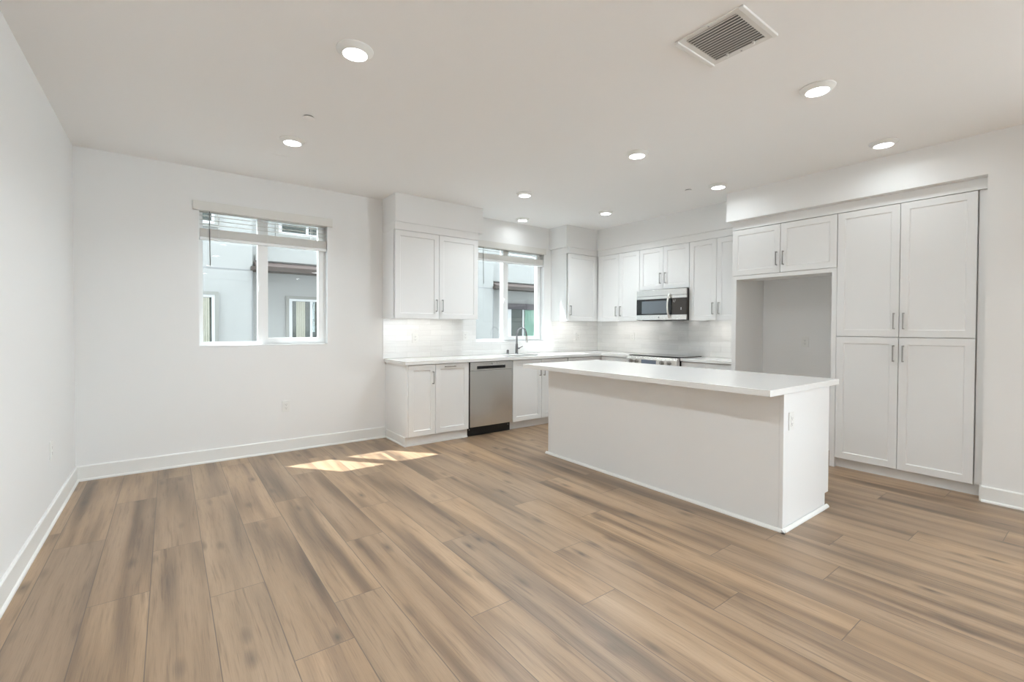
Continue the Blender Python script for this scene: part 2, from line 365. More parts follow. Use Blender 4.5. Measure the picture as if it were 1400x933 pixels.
def blind(label, X0, X1, vz0, vz1, slats, stack, rail, wandx, wandz, over):
    t = thing('window_blind', label, 'blind', (X0, D, 0), 0, 'raised blinds at the kitchen-side windows')
    wd = X1 - X0
    MB().box(-over, wd + over, -0.024, -0.001, vz0, vz1, 0.003).build('valance', 'blind', t)
    MB().box(0.012, wd - 0.012, 0.012, 0.06, vz0 - 0.004, 2.41).build('headrail', 'blind', t)
    s = MB()
    for z in slats: s.prism([(0.010, z - 0.0025), (0.035, z + 0.0015), (0.060, z + 0.0035), (0.060, z + 0.0063), (0.035, z + 0.0043), (0.010, z + 0.0003)], 'x', 0.012, wd - 0.012)
    n = 20
    for i in range(n):
        z = stack[0] + (stack[1] - stack[0]) * i / n
        s.prism([(0.010, z), (0.035, z + 0.0008), (0.060, z), (0.060, z + 0.003), (0.035, z + 0.0038), (0.010, z + 0.003)], 'x', 0.012, wd - 0.012)
    s.build('slats', 'blind', t)
    MB().box(0.010, wd - 0.010, 0.010, 0.061, rail[0], rail[1], 0.004).build('bottom_rail', 'vinyl', t)
    for fx in (0.14, 0.5, 0.86):
        c = MB()
        for y in (0.008, 0.062): c.tube([(wd * fx, y, rail[0]), (wd * fx, y, vz0 + 0.02)], 0.0012, 6)
        c.build('ladder_cord', 'vinyl', t)
    MB().tube([(wandx - X0, -0.004 + 0.008, vz0 + 0.01), (wandx - X0, 0.002, (wandz + vz0) / 2), (wandx - X0 + 0.004, 0.0, wandz)], [0.0035, 0.0042, 0.005], 8).build('tilt_wand', 'wand', t, label='dark tilt wand')
    return t
blind('white slatted blind raised to the top of the window left of the cabinets', W1[0], W1[1], 2.352, 2.438, (2.315, 2.275, 2.235), (2.118, 2.195), (2.090, 2.116), 0.930, 1.845, 0.043)
blind('white slatted blind raised to the top of the window over the sink', W2[0], W2[1], 2.352, 2.438, (2.318,), (2.205, 2.275), (2.178, 2.203), 3.985, 1.865, 0.02)

# ---------------------------------------------------------------- ceiling fittings
def downlight(label, loc, power, spread=LAMP_SPREAD):
    t = thing('recessed_downlight', label, 'ceiling light', loc, 0, 'round downlights in the ceiling')
    MB().lathe([(0.094, 0.0), (0.093, -0.006), (0.088, -0.009), (0.066, -0.024), (0.062, -0.026), (0.060, -0.022), (0.060, 0.0)], 48).build('trim_ring', 'trim', t, smooth=True)
    MB().lathe([(0.0602, -0.020), (0.0602, -0.024), (0.050, -0.0275), (0.030, -0.0295), (0.0, -0.030)], 40).build('lens', 'lens', t, smooth=True)
    ld = bpy.data.lights.new('lamp_light', 'AREA'); ld.shape = 'DISK'; ld.size = 0.115; ld.energy = power; ld.spread = math.radians(spread); ld.color = (0.87, 0.96, 1.0)
    lo = bpy.data.objects.new('lamp_light', ld); COL.objects.link(lo); lo.parent = t; lo.location = (0, 0, -0.033)
    return t
spots = [((1.414, 2.46), 'largest lit downlight, left half of the ceiling nearest the viewer'),
         ((1.403, 3.94), 'lit round downlight above the left window'),
         ((3.775, 1.14), 'lit round downlight beside the ceiling vent'),
         ((5.108, 1.157), 'lit round downlight just in front of the tall pantry doors'),
         ((3.766, 2.472), 'lit round downlight above the middle of the island'),
         ((3.741, 3.954), 'lit round downlight beyond the far end of the island, before the sink'),
         ((4.443, 4.886), 'small lit downlight directly above the sink window'),
         ((5.04, 3.951), 'lit round downlight near the inside corner of the wall cabinets'),
         ((5.121, 2.514), 'lit round downlight just before the cabinet above the fridge alcove')]
living = downlight(spots[0][1], (*spots[0][0], H), LIVING_POWER); kitchen = downlight(spots[2][1], (*spots[2][0], H), LAMP_POWER, 170); work = downlight(spots[5][1], (*spots[5][0], H), WORK_POWER); small = downlight(spots[3][1], (*spots[3][0], H), 1.5, 165); downlight(spots[6][1], (*spots[6][0], H), 0.6, 165)
for i, ((x, y), lb) in enumerate(spots):
    if i not in (0, 2, 3, 5, 6): copy_tree(living if x < 2 else work if i in (4, 7) else small, (x, y, H), lb)
for i, (x, y) in enumerate(((1.40, 0.98), (1.40, -0.7), (3.77, -0.7), (1.40, -2.6), (3.77, -2.6), (1.40, -4.6), (3.77, -4.6))):  # unseen lamps added behind the viewer to fill the room with light
    copy_tree(living, (x, y, H), 'lit round downlight in the living area behind the viewer')

v = thing('ceiling_vent', 'square white louvred air vent in the ceiling at the top right', 'vent', (2.695, 1.054, H))
L = 0.345
MB().slab([0, 0.03, L - 0.03, L], [0, 0.045, L - 0.045, L], lambda x, y: not (0.03 < x < L - 0.03 and 0.045 < y < L - 0.045), -0.006, 0.0, 'z').build('frame', 'vent', v)
MB().box(0.0, L, -0.004, 0.018, -0.014, -0.001, 0.003).build('end_flange', 'trim', v); MB().box(0.0, L, L - 0.018, L + 0.004, -0.014, -0.001, 0.003).build('end_flange', 'trim', v)
MB().box(0.028, L - 0.028, 0.043, L - 0.043, -0.0015, -0.0005).build('duct_opening', 'ventdark', v, label='dark duct opening behind the louvres')  # flat sheet painted dark for the shade inside the duct
g = MB(); n = 14
for i in range(n):
    x = 0.036 + (L - 0.072) * i / (n - 1)
    g.prism([(x - 0.0074, -0.0090), (x + 0.0062, -0.0035), (x + 0.0074, -0.0044), (x - 0.0062, -0.0099)], 'y', 0.044, L - 0.044)
g.build('louvre_grille', 'vent', v)
for y in (0.10, 0.235): MB().lathe([(0.0, -0.018), (0.006, -0.016), (0.007, -0.012), (0.007, -0.002)], 14, (L - 0.036, y, 0)).build('latch_knob', 'trim', v)
for x, y in ((0.015, L / 2), (L - 0.012, L / 2)): MB().lathe([(0.0, -0.0085), (0.004, -0.0075), (0.005, -0.006)], 10, (x, y, 0)).build('screw', 'grey', v)

def sprinkler(label, x, y, r):
    t = thing('sprinkler_cover', label, 'sprinkler', (x, y, H), 0, 'flat round sprinkler covers in the ceiling')
    MB().lathe([(0.0, -0.012), (r * 0.93, -0.012), (r, -0.010), (r, -0.0085), (r * 0.9, -0.008)], 40).build('cover_plate', 'ceiling', t, smooth=True)
    MB().lathe([(r * 0.8, -0.008), (r * 0.8, 0.0)], 32).build('collar', 'ventdark', t)
sprinkler('flat round sprinkler cover in the ceiling above the left downlight', 1.407, 3.434, 0.042)
sprinkler('small flat round sprinkler cover in the ceiling near the fridge cabinet', 5.026, 2.792, 0.040)
tag(MB().box(1.325, 1.455, 4.34, 4.42, H - 0.004, H, 0.0015).build('ceiling_cover_plate', 'ceiling'), 'faint blank rectangular cover plate in the ceiling before the left window', 'cover plate')

# ---------------------------------------------------------------- wall outlets
def outlet(label, loc, rz, switch=False):
    """local -y faces the room"""
    t = thing('wall_outlet', label, 'outlet', loc, rz, 'white wall outlets')
    MB().box(-0.036, 0.036, -0.006, 0, -0.058, 0.058, 0.0022).build('cover_plate', 'plastic', t)
    MB().box(-0.0175, 0.0175, -0.0085, -0.005, -0.034, 0.034, 0.001).build('receptacle', 'plastic', t)
    s = MB()
    for z in (-0.018, 0.018):
        s.box(-0.008, -0.0058, -0.0088, -0.008, z - 0.003, z + 0.006); s.box(0.0058, 0.008, -0.0088, -0.008, z - 0.003, z + 0.005)
        s.lathe([(0, -0.0088), (0.0028, -0.0088), (0.0028, -0.008)], 10, (0, 0, z - 0.009), 'y')
    s.build('slots', 'slot', t)
    return t
outlet('white double outlet low on the wall below the left window', (1.577, D, 0.466), 0)
outlet('white outlet low on the left wall near the corner', (0, 4.168, 0.472), math.pi / 2)
outlet('white outlet on the back wall inside the empty fridge alcove', (XR, 2.10, 1.139), RZ)

# ================================================================ CABINETRY
def door_mesh(w, h, fr=0.057, t=0.020, rec=0.008):
    """shaker front: stiles and rails, chamfer, sunk flat panel; origin bottom-left, front face at y=0"""
    bm = bmesh.new(); c = 0.007; e = 0.0015
    def ring(x0, z0, x1, z1, y): return [bm.verts.new(p) for p in ((x0, y, z0), (x1, y, z0), (x1, y, z1), (x0, y, z1))]
    R = [ring(0, 0, w, h, t), ring(0, 0, w, h, e), ring(e, e, w - e, h - e, 0), ring(fr, fr, w - fr, h - fr, 0), ring(fr + 0.002, fr + 0.002, w - fr - 0.002, h - fr - 0.002, rec * 0.55), ring(fr + c, fr + c, w - fr - c, h - fr - c, rec)]
    for A, B in zip(R, R[1:]):
        for i in range(4): bm.faces.new((A[i], A[(i + 1) % 4], B[(i + 1) % 4], B[i]))
    bm.faces.new(R[0][::-1]); bm.faces.new(R[-1])
    bmesh.ops.recalc_face_normals(bm, faces=bm.faces)
    me = bpy.data.meshes.new('door'); bm.to_mesh(me); bm.free(); me.materials.append(M['cab']); return me
def handle_mesh(vertical, ln=0.138):
    b = MB(); q = ln / 2
    if vertical:
        b.box(-0.0045, 0.0045, -0.034, -0.026, -q, q, 0.0015)
        for z in (-q + 0.0045, q - 0.0045): b.box(-0.0045, 0.0045, -0.027, 0.001, z - 0.0045, z + 0.0045, 0.001)
    else:
        b.box(-q, q, -0.034, -0.026, -0.0045, 0.0045, 0.0015)
        for x in (-q + 0.0045, q - 0.0045): b.box(x - 0.0045, x + 0.0045, -0.027, 0.001, -0.0045, 0.0045, 0.001)
    return b.mesh('handle', 'nickel')
HV, HH = handle_mesh(True), handle_mesh(False, 0.128)
def fronts(t, items):
    """items: (kind, x0, x1, z0, z1, handle) with handle = None or (x, z, 'v'/'h') in the unit's own frame"""
    for kind, x0, x1, z0, z1, hd in items:
        o = inst(kind, door_mesh(x1 - x0, z1 - z0), t, (x0, 0, z0))
        if hd: inst('handle', HV if hd[2] == 'v' else HH, o, (hd[0] - x0, 0, hd[1] - z0), label='brushed nickel bar handle')
HO = 0.036     # handle distance from the meeting edge
UZ = 1.530     # handle centre height, upper cabinets
# upper cabinet left of the sink window
t = thing('wall_cabinet', 'white two-door wall cabinet between the left window and the sink window', 'cabinet', (2.5945, D - 0.368, 0), 0, 'white shaker wall cabinets')
MB().box(0, 1.074, 0.042, 0.366, UB + 0.022, UT + 0.002).box(0, 0.018, 0.027, 0.366, UB, UB + 0.0225).box(1.056, 1.074, 0.027, 0.366, UB, UB + 0.0225).build('carcass', 'cab', t)
MB().box(0, 1.074, 0.0, 0.366, UT + 0.004, ST - 0.001).build('top_filler', 'cab', t)
fronts(t, [('door', 0.003, 0.536, UB, UT, (0.536 - HO, UZ, 'v')), ('door', 0.540, 1.071, UB, UT, (0.540 + HO, UZ, 'v'))])
# upper cabinet right of the sink window
t = thing('wall_cabinet', 'white single-door wall cabinet right of the sink window, at the corner', 'cabinet', (5.19, D - 0.368, 0), 0, 'white shaker wall cabinets')
MB().box(0, 1.005, 0.042, 0.366, UB + 0.022, UT + 0.002).box(0, 0.018, 0.027, 0.366, UB, UB + 0.0225).build('carcass', 'cab', t)
MB().box(0, 0.598, 0.0, 0.366, UT + 0.004, ST - 0.001).build('top_filler', 'cab', t)
MB().box(0.574, 0.618, 0.012, 0.021, UB, UT + 0.002).build('corner_filler', 'cab', t)
fronts(t, [('door', 0.003, 0.572, UB, UT, (0.003 + HO - 0.004, UZ, 'v'))])
# range-wall uppers
UX = 5.790; UD = XR - UX - 0.002
def upper_run(label, y0, y1, z0, items, filler=None, fill_to=None):
    t = thing('wall_cabinet', label, 'cabinet', (UX, y0, 0), RZ, 'white shaker wall cabinets')
    w = y0 - y1
    MB().box(0, w - 0.001, 0.042, UD, z0 + 0.022, UT + 0.002).box(0, 0.016, 0.027, UD, z0, z0 + 0.0225).box(w - 0.017, w - 0.001, 0.027, UD, z0, z0 + 0.0225).build('carcass', 'cab', t)
    MB().box(0, w, 0.0, 0.1, UT + 0.004, ST - 0.001).build('top_filler', 'cab', t)
    if filler: MB().box(*filler, 0.012, 0.021, z0, UT + 0.002).build('corner_filler', 'cab', t)
    fronts(t, items); return t
c0 = 4.773
upper_run('white two-door wall cabinet between the corner and the microwave', c0, 4.0045, UB,
          [('door', 0.042, c0 - 4.364, UB, UT, (c0 - 4.364 - HO, UZ - 0.01, 'v')), ('door', c0 - 4.360, c0 - 4.0065, UB, UT, (c0 - 4.360 + HO, UZ - 0.01, 'v'))], (0.0, 0.040))
c1 = 4.004
upper_run('short white two-door wall cabinet directly above the microwave', c1, 3.2515, 1.790,
          [('door', 0.003, c1 - 3.628, 1.792, UT, (c1 - 3.628 - HO, 1.935, 'v')), ('door', c1 - 3.624, c1 - 3.2535, 1.792, UT, (c1 - 3.624 + HO, 1.935, 'v'))])
c2 = 3.251
upper_run('white two-door wall cabinet between the microwave and the fridge alcove', c2, 2.597, UB,
          [('door', 0.003, c2 - 2.8985, UB, UT, (c2 - 2.8985 - HO, UZ - 0.01, 'v')), ('door', c2 - 2.8945, c2 - 2.600, UB, UT, (c2 - 2.8945 + HO, UZ - 0.01, 'v'))])
# cabinet around and above the refrigerator alcove
TX = 5.565; ty = 2.593; tw = ty - 1.6065; td = XR - TX - 0.002
t = thing('refrigerator_surround', 'white tall surround with two short doors above the empty fridge alcove', 'cabinet', (TX, ty, 0), RZ)
MB().box(0, 0.047, 0.004, td, 0, 1.851).build('side_panel', 'cab', t)
MB().box(tw - 0.040, tw, 0.004, td, 0, 1.851).build('side_panel', 'cab', t)
MB().box(0, tw, 0.042, td, 1.852, UT + 0.002).build('carcass', 'cab', t)
MB().box(0.047, tw - 0.040, 0.004, 0.30, 1.811, 1.850).build('bottom_rail', 'cab', t)
MB().box(0, tw, 0.0, 0.1, UT + 0.004, ST - 0.001).build('top_filler', 'cab', t)
fronts(t, [('door', 0.003, 0.491, 1.853, UT - 0.002, (0.491 - HO + 0.006, 1.995, 'v')), ('door', 0.495, tw - 0.002, 1.853, UT - 0.002, (0.495 + HO - 0.006, 1.995, 'v'))])
# pantry
py = 1.606; pw = py - 0.686
t = thing('pantry_cabinet', 'tall white four-door pantry cabinet right of the fridge alcove', 'cabinet', (TX, py, 0), RZ)
MB().box(0, pw, 0.042, td, 0.092, UT + 0.002).build('carcass', 'cab', t)
MB().box(0, py - 0.629, 0.0, 0.1, UT + 0.004, ST - 0.001).build('top_filler', 'cab', t)
MB().box(pw + 0.004, py - 0.629, 0.016, 0.034, 0.092, UT + 0.002).build('side_filler', 'cab', t)
MB().box(0.0, py - 0.629, 0.052, 0.068, 0, 0.090).build('toe_kick', 'cab', t)
s0 = py - 1.150
fronts(t, [('door', 0.003, s0 - 0.002, 0.092, 1.2115, (s0 - 0.002 - HO + 0.006, 1.076, 'v')), ('door', s0 + 0.002, pw - 0.002, 0.092, 1.2115, (s0 + 0.002 + HO - 0.006, 1.076, 'v')),
           ('door', 0.003, s0 - 0.002, 1.2165, UT - 0.002, (s0 - 0.002 - HO + 0.006, 1.352, 'v')), ('door', s0 + 0.002, pw - 0.002, 1.2165, UT - 0.002, (s0 + 0.002 + HO - 0.006, 1.352, 'v'))])
# base cabinets on the window wall
BY = 4.552; bd = D - BY - 0.002
t = thing('base_cabinet', 'white two-door base cabinet at the left end, beside the dishwasher', 'cabinet', (2.637, BY, 0), 0, 'white shaker base cabinets')
MB().box(0, 0.768, 0.042, bd, 0.101, 0.878).build('carcass', 'cab', t)
MB().box(-0.003, 0.014, 0.0, bd, 0.101, 0.878).build('end_panel', 'cab', t)
MB().box(-0.003, 0.768, 0.040, 0.058, 0, 0.100).build('toe_kick', 'cab', t)
MB().prism([(0.014, 0), (-0.016, 0), (-0.016, 0.010), (-0.008, 0.018), (-0.008, 0.094), (-0.003, 0.100), (0.014, 0.100)], 'y', 0.030, bd - 0.016).build('base_trim', 'trim', t)
MB().prism([(0.041, 0), (0.028, 0), (0.028, 0.008), (0.034, 0.016), (0.041, 0.018)], 'x', -0.016, 0.768).build('shoe_moulding', 'trim', t)
fronts(t, [('door', 0.017, 0.335, 0.103, 0.872, (0.335 - HO + 0.004, 0.728, 'v')), ('door', 0.339, 0.764, 0.103, 0.872, (0.516, 0.842, 'h'))])
t = thing('base_cabinet', 'white two-door base cabinet under the sink, right of the dishwasher', 'cabinet', (4.040, BY, 0), 0, 'white shaker base cabinets')
sw = 0.94
MB().box(0, 0.018, 0.042, bd, 0.101, 0.878).box(sw - 0.018, sw, 0.042, bd, 0.101, 0.878).box(0.018, sw - 0.018, bd - 0.012, bd, 0.101, 0.878).box(0.018, sw - 0.018, 0.021, bd - 0.012, 0.101, 0.119).box(0.018, sw - 0.018, 0.021, 0.039, 0.83, 0.878).build('carcass', 'cab', t)
MB().box(0, sw, 0.070, 0.086, 0, 0.100).build('toe_kick', 'cab', t)
fronts(t, [('door', 0.003, 0.467, 0.103, 0.872, (0.467 - HO + 0.004, 0.728, 'v')), ('door', 0.471, sw - 0.003, 0.103, 0.872, (0.471 + HO - 0.004, 0.728, 'v'))])
t = thing('base_cabinet', 'white base cabinet in the corner between sink and range', 'cabinet', (4.984, BY, 0), 0, 'white shaker base cabinets')
MB().box(0, 1.212, 0.042, bd, 0.101, 0.878).build('carcass', 'cab', t)
MB().box(0, 0.70, 0.070, 0.086, 0, 0.100).build('toe_kick', 'cab', t)
MB().box(0.574, 0.656, 0.004, 0.021, 0.103, 0.872).build('corner_filler', 'cab', t)
fronts(t, [('door', 0.003, 0.570, 0.103, 0.872, (0.570 - HO, 0.728, 'v'))])
RX = 5.643; rd = XR - RX - 0.002
t = thing('base_cabinet', 'white narrow base cabinet between the corner and the left side of the range', 'cabinet', (RX, 4.550, 0), RZ, 'white shaker base cabinets')
MB().box(0, 0.515, 0.042, rd, 0.101, 0.878).build('carcass', 'cab', t)
MB().box(0, 0.515, 0.070, 0.086, 0, 0.100).build('toe_kick', 'cab', t)
MB().box(0.0, 0.078, 0.004, 0.021, 0.103, 0.872).build('corner_filler', 'cab', t)
fronts(t, [('drawer', 0.082, 0.512, 0.716, 0.872, (0.297, 0.794, 'h')), ('door', 0.082, 0.512, 0.103, 0.712, (0.512 - HO, 0.60, 'v'))])
t = thing('base_cabinet', 'white base cabinet with drawers right of the range, beside the fridge alcove', 'cabinet', (RX, 3.256, 0), RZ, 'white shaker base cabinets')
MB().box(0, 0.662, 0.042, rd, 0.101, 0.878).build('carcass', 'cab', t)
MB().box(0, 0.662, 0.070, 0.086, 0, 0.100).build('toe_kick', 'cab', t)
fronts(t, [('drawer', 0.003, 0.303, 0.716, 0.872, (0.153, 0.794, 'h')), ('drawer', 0.307, 0.659, 0.716, 0.872, (0.483, 0.794, 'h')), ('door', 0.003, 0.303, 0.103, 0.712, (0.303 - HO, 0.60, 'v')), ('door', 0.307, 0.659, 0.103, 0.712, (0.307 + HO, 0.60, 'v'))])

# worktops
SX0, SX1, SY0, SY1 = 4.10, 4.80, 4.63, 4.975
b = MB().slab([2.6096, SX0, SX1, 5.623, XR - 0.009], [4.032, 4.532, SY0, SY1, D - 0.009],
              lambda x, y: (y > 4.532 or x > 5.623) and not (SX0 < x < SX1 and SY0 < y < SY1), 0.880, CT, 'z')
tag(b.build('countertop', 'quartz'), 'long white L-shaped quartz worktop under the sink window', 'countertop', 'white quartz worktops')
tag(MB().box(5.623, XR - 0.009, 2.594, 3.2545, 0.880, CT, 0.002).build('countertop', 'quartz'), 'short white quartz worktop between the range and the fridge alcove', 'countertop', 'white quartz worktops')
# tiled backsplashes
tag(MB().slab([2.600, W2[0], W2[1], XR], [CT + 0.001, W2[2] - 0.002, UB - 0.001], lambda x, z: not (W2[0] < x < W2[1] and z > W2[2] - 0.002), D - 0.008, D - 0.0005, 'y').build('backsplash', 'tile_x'), 'glossy white tile backsplash behind the sink', 'backsplash', 'white tile backsplashes')
tag(MB().box(XR - 0.008, XR - 0.0005, 2.595, D - 0.009, CT + 0.001, UB - 0.001).build('backsplash', 'tile_y'), 'glossy white tile backsplash behind the range', 'backsplash', 'white tile backsplashes')
outlet('white outlet in the tiles under the left wall cabinet', (2.998, D - 0.008, 1.15), 0)
outlet('white outlet in the tiles just left of the sink window', (3.70, D - 0.008, 1.17), 0)
outlet('white outlet in the tiles right of the sink window', (5.745, D - 0.008, 1.15), 0)
outlet('white outlet in the tiles just left of the microwave', (XR - 0.008, 4.43, 1.15), RZ)
# under-cabinet light bars
def bar(label, loc, rz, ln):
    t = thing('under_cabinet_light', label, 'light', (loc[0], loc[1], loc[2] + 0.0215), rz, 'glowing light bars under the wall cabinets')
    MB().box(0, ln, 0, 0.05, -0.010, 0.0, 0.002).build('housing', 'trim', t)
    MB().box(0.006, ln - 0.006, 0.006, 0.044, -0.0125, -0.0095).build('diffuser', 'strip', t)
bar('glowing light bar under the wall cabinet left of the sink window', (2.68, 4.93, UB), 0, 0.80)
bar('glowing light bar under the corner wall cabinet right of the sink window', (5.24, 4.93, UB), 0, 0.44)
bar('glowing light bar under the wall cabinet left of the microwave', (5.98, 4.68, UB), RZ, 0.62)
bar('glowing light bar under the wall cabinet right of the microwave', (5.98, 3.20, UB), RZ, 0.56)

# sink, faucet, air gap
t = thing('kitchen_sink', 'undermount steel sink set in the worktop below the window', 'sink', (SX0, SY0, 0))
sl, sd = SX1 - SX0, SY1 - SY0
MB().slab([-0.012, 0.0, sl, sl + 0.012], [-0.012, 0, sd, sd + 0.012], lambda x, y: not (0 < x < sl and 0 < y < sd), 0.66, 0.8785, 'z').box(-0.012, sl + 0.012, -0.012, sd + 0.012, 0.652, 0.662).build('basin', 'sink', t)
MB().lathe([(0.0, 0.664), (0.035, 0.664), (0.042, 0.667), (0.045, 0.6625)], 24, (sl / 2, sd / 2, 0)).build('drain', 'chrome', t)
fx, fy = 4.475, 5.045
t = thing('kitchen_faucet', 'tall chrome gooseneck faucet in front of the sink window', 'faucet', (fx, fy, CT))
MB().lathe([(0.0, 0.0), (0.027, 0.0), (0.027, 0.004), (0.021, 0.012), (0.0185, 0.10), (0.0165, 0.14), (0.0, 0.14)], 24).build('base', 'chrome', t, smooth=True)
pts = [(0, 0, 0.13), (0, 0, 0.25)] + [(0.0, -0.105 + 0.105 * math.cos(a), 0.265 + 0.105 * math.sin(a)) for a in [i * math.pi / 14 for i in range(0, 14)]] + [(0, -0.212, 0.245)]
MB().tube(pts, 0.0125, 16).build('gooseneck', 'chrome', t, smooth=True)
MB().tube([(0, -0.2115, 0.252), (0, -0.218, 0.20), (0, -0.226, 0.165)], [0.0145, 0.0165, 0.017], 18).build('spray_head', 'steel', t, smooth=True)
MB().tube([(0.012, 0, 0.075), (0.045, -0.004, 0.080), (0.050, -0.004, 0.080)], [0.013, 0.012, 0.008], 14).tube([(0.040, -0.004, 0.082), (0.075, -0.01, 0.098), (0.095, -0.013, 0.105)], [0.006, 0.005, 0.0045], 10).build('lever', 'chrome', t, smooth=True)
tag(MB().lathe([(0.0, 0.0), (0.021, 0.0), (0.021, 0.004), (0.0165, 0.008), (0.0165, 0.055), (0.012, 0.064), (0.0, 0.066)], 20).build('air_gap_cap', 'chrome', None, (4.325, 5.05, CT), smooth=True), 'short chrome air gap cap on the worktop left of the faucet', 'air gap')

# dishwasher
t = thing('dishwasher', 'stainless steel dishwasher with black kick plate between two base cabinets', 'dishwasher', (3.409, 4.545, 0))
dw = 0.626
MB().box(0.004, dw - 0.004, 0.03, bd - 0.01, 0.105, 0.872).build('tub', 'black', t)
MB().box(0.006, dw - 0.004, 0.0, 0.03, 0.112, 0.772, 0.003).build('door', 'steel', t)
HX0, HX1, HZ0, HZ1 = 0.100, 0.510, 0.786, 0.826
MB().slab([0.006, HX0, HX1, dw - 0.004], [0.775, HZ0, HZ1, 0.872], lambda x, z: not (HX0 < x < HX1 and HZ0 < z < HZ1), 0.0, 0.03, 'y').build('control_panel', 'steel', t)
p = MB().box(HX0, HX1, 0.024, 0.0295, HZ0, HZ1).build('pocket_handle', 'black', t, label='black recessed pocket handle')
MB().box(HX0 + 0.002, HX1 - 0.002, 0.002, 0.024, HZ0 + 0.001, HZ0 + 0.005).build('handle_lip', 'steel', p)
MB().lathe([(0, 0.0), (0.010, -0.0008), (0.011, 0.0005)], 20, (dw / 2, 0, 0.848), 'y').build('badge', 'grey', t, label='tiny round grey badge')
MB().box(0.0, 0.006, 0.006, 0.03, 0.105, 0.872).build('side_gasket', 'black', t)  # black strip painted in for the shaded gap beside the door
MB().box(0.002, dw - 0.002, 0.060, 0.075, 0.0, 0.104).box(0.06, dw - 0.06, 0.050, 0.062, 0.045, 0.10, 0.002).build('kick_plate', 'black', t)
for x in (0.03, dw - 0.03): MB().lathe([(0, 0.056), (0.006, 0.057), (0.006, 0.061)], 12, (x, 0, 0.075), 'y').build('screw', 'nickel', t)

# microwave
mz0, mz1 = 1.386, 1.783; mwid = 0.7515
t = thing('microwave', 'stainless over-the-range microwave with black window below the short cabinet', 'microwave', (5.736, 4.0035, 0), RZ)
MB().box(0.001, mwid - 0.001, 0.018, XR - 5.736 - 0.010, mz0 + 0.004, mz1).build('housing', 'darkside', t, label='dark brown painted housing')
MB().box(0.0, mwid - 0.001, 0.0, 0.018, mz1 - 0.078, mz1, 0.003).build('vent_strip', 'brightsteel', t)
mdw = 0.548
MB().slab([0.0, 0.001, mdw - 0.001, mdw], [mz0 + 0.004, mz0 + 0.068, mz1 - 0.118, mz1 - 0.081], lambda x, z: not (0.001 < x < mdw - 0.001 and mz0 + 0.068 < z < mz1 - 0.118), 0.0, 0.018, 'y').build('door', 'brightsteel', t)
g = MB().box(0.002, mdw - 0.002, 0.002, 0.017, mz0 + 0.069, mz1 - 0.119).build('door_glass', 'blackglass', t, label='black glass door window')
MB().box(0.085, mdw - 0.075, 0.0012, 0.003, mz0 + 0.085, mz1 - 0.145).build('inner_window', 'ovenwindow', g)
MB().box(mdw + 0.002, mwid - 0.001, 0.0, 0.018, mz0 + 0.068, mz1 - 0.118).build('control_panel', 'darkpanel', t, label='dark control panel')
MB().box(mdw + 0.002, mwid - 0.001, 0.0, 0.018, mz1 - 0.117, mz1 - 0.081).box(mdw + 0.002, mwid - 0.001, 0.0, 0.018, mz0 + 0.004, mz0 + 0.067).build('panel_border', 'brightsteel', t)
k = MB()
for dx, dz, w_, h_ in ((0.020, 0.175, 0.004, 0.030), (0.032, 0.165, 0.004, 0.022), (0.044, 0.180, 0.004, 0.026), (0.125, 0.075, 0.012, 0.032)):
    k.box(mdw + dx, mdw + dx + w_, -0.0008, 0.0002, mz0 + 0.068 + dz - h_ / 2, mz0 + 0.068 + dz + h_ / 2)
k.build('keypad_marks', 'grey', t)
hx = mdw - 0.032; zc = (mz0 + mz1) / 2 - 0.018; hp = []
for i in range(13):
    a = -1 + 2 * i / 12; hp.append((hx, -0.012 - 0.040 * (1 - a * a), zc + a * 0.150))
hm = MB()
for (x0, y0, z0), (x1, y1, z1) in zip(hp, hp[1:]):
    pass
hm.tube(hp, [0.013] * 13, 12)
hm.box(hx - 0.012, hx + 0.012, -0.016, 0.002, zc - 0.158, zc - 0.138, 0.003).box(hx - 0.012, hx + 0.012, -0.016, 0.002, zc + 0.138, zc + 0.158, 0.003)
hm.build('handle', 'brightsteel', t, smooth=True, label='bowed steel handle')
MB().lathe([(0, -0.0012), (0.011, -0.0008), (0.012, 0.0005)], 20, (mwid * 0.47, 0, mz0 + 0.036), 'y').build('badge', 'grey', t, label='tiny grey badge')
MB().box(0.05, 0.33, 0.06, 0.34, mz0 - 0.004, mz0 + 0.004).box(0.42, 0.70, 0.06, 0.34, mz0 - 0.004, mz0 + 0.004).build('grease_filter', 'black', t)

for x in (0.16, 0.59): MB().box(x - 0.04, x + 0.04, 0.37, 0.41, mz0 - 0.0005, mz0 + 0.0045).build('task_lamp', 'task', t, label='small lit cooktop lamp')  # lamps added out of view to brighten the tiles behind the range

# range
t = thing('kitchen_range', 'stainless slide-in range with black glass cooktop and four front knobs', 'range', (5.560, 4.029, 0), RZ)
rw = 0.770
MB().box(0.004, rw - 0.004, 0.055, XR - 5.560 - 0.02, 0.03, 0.912).build('body', 'black', t, label='black painted oven body')
MB().box(0.0, rw - 0.001, 0.060, 0.545, 0.9155, 0.926, 0.003).build('cooktop', 'blackglass', t, label='black glass cooktop')
MB().prism([(0.0, 0.805), (0.0, 0.880), (0.022, 0.912), (0.060, 0.915), (0.060, 0.805)], 'x', 0.001, rw - 0.002).build('control_panel', 'brightsteel', t)
MB().prism([(-0.002, 0.815), (-0.002, 0.872), (0.004, 0.872), (0.004, 0.815)], 'x', 0.245, 0.470).build('display', 'display', t, label='blue-grey display')
for x in (0.075, 0.165, 0.555, 0.655):
    kb = MB().lathe([(0.0, -0.032), (0.0185, -0.032), (0.0215, -0.028), (0.0225, -0.006), (0.026, -0.004), (0.026, 0.002)], 24, (x, 0, 0.846), 'y').build('knob', 'nickel', t, smooth=True)
    MB().box(x - 0.003, x + 0.003, -0.040, -0.030, 0.828, 0.864, 0.001).build('grip', 'steel', kb)
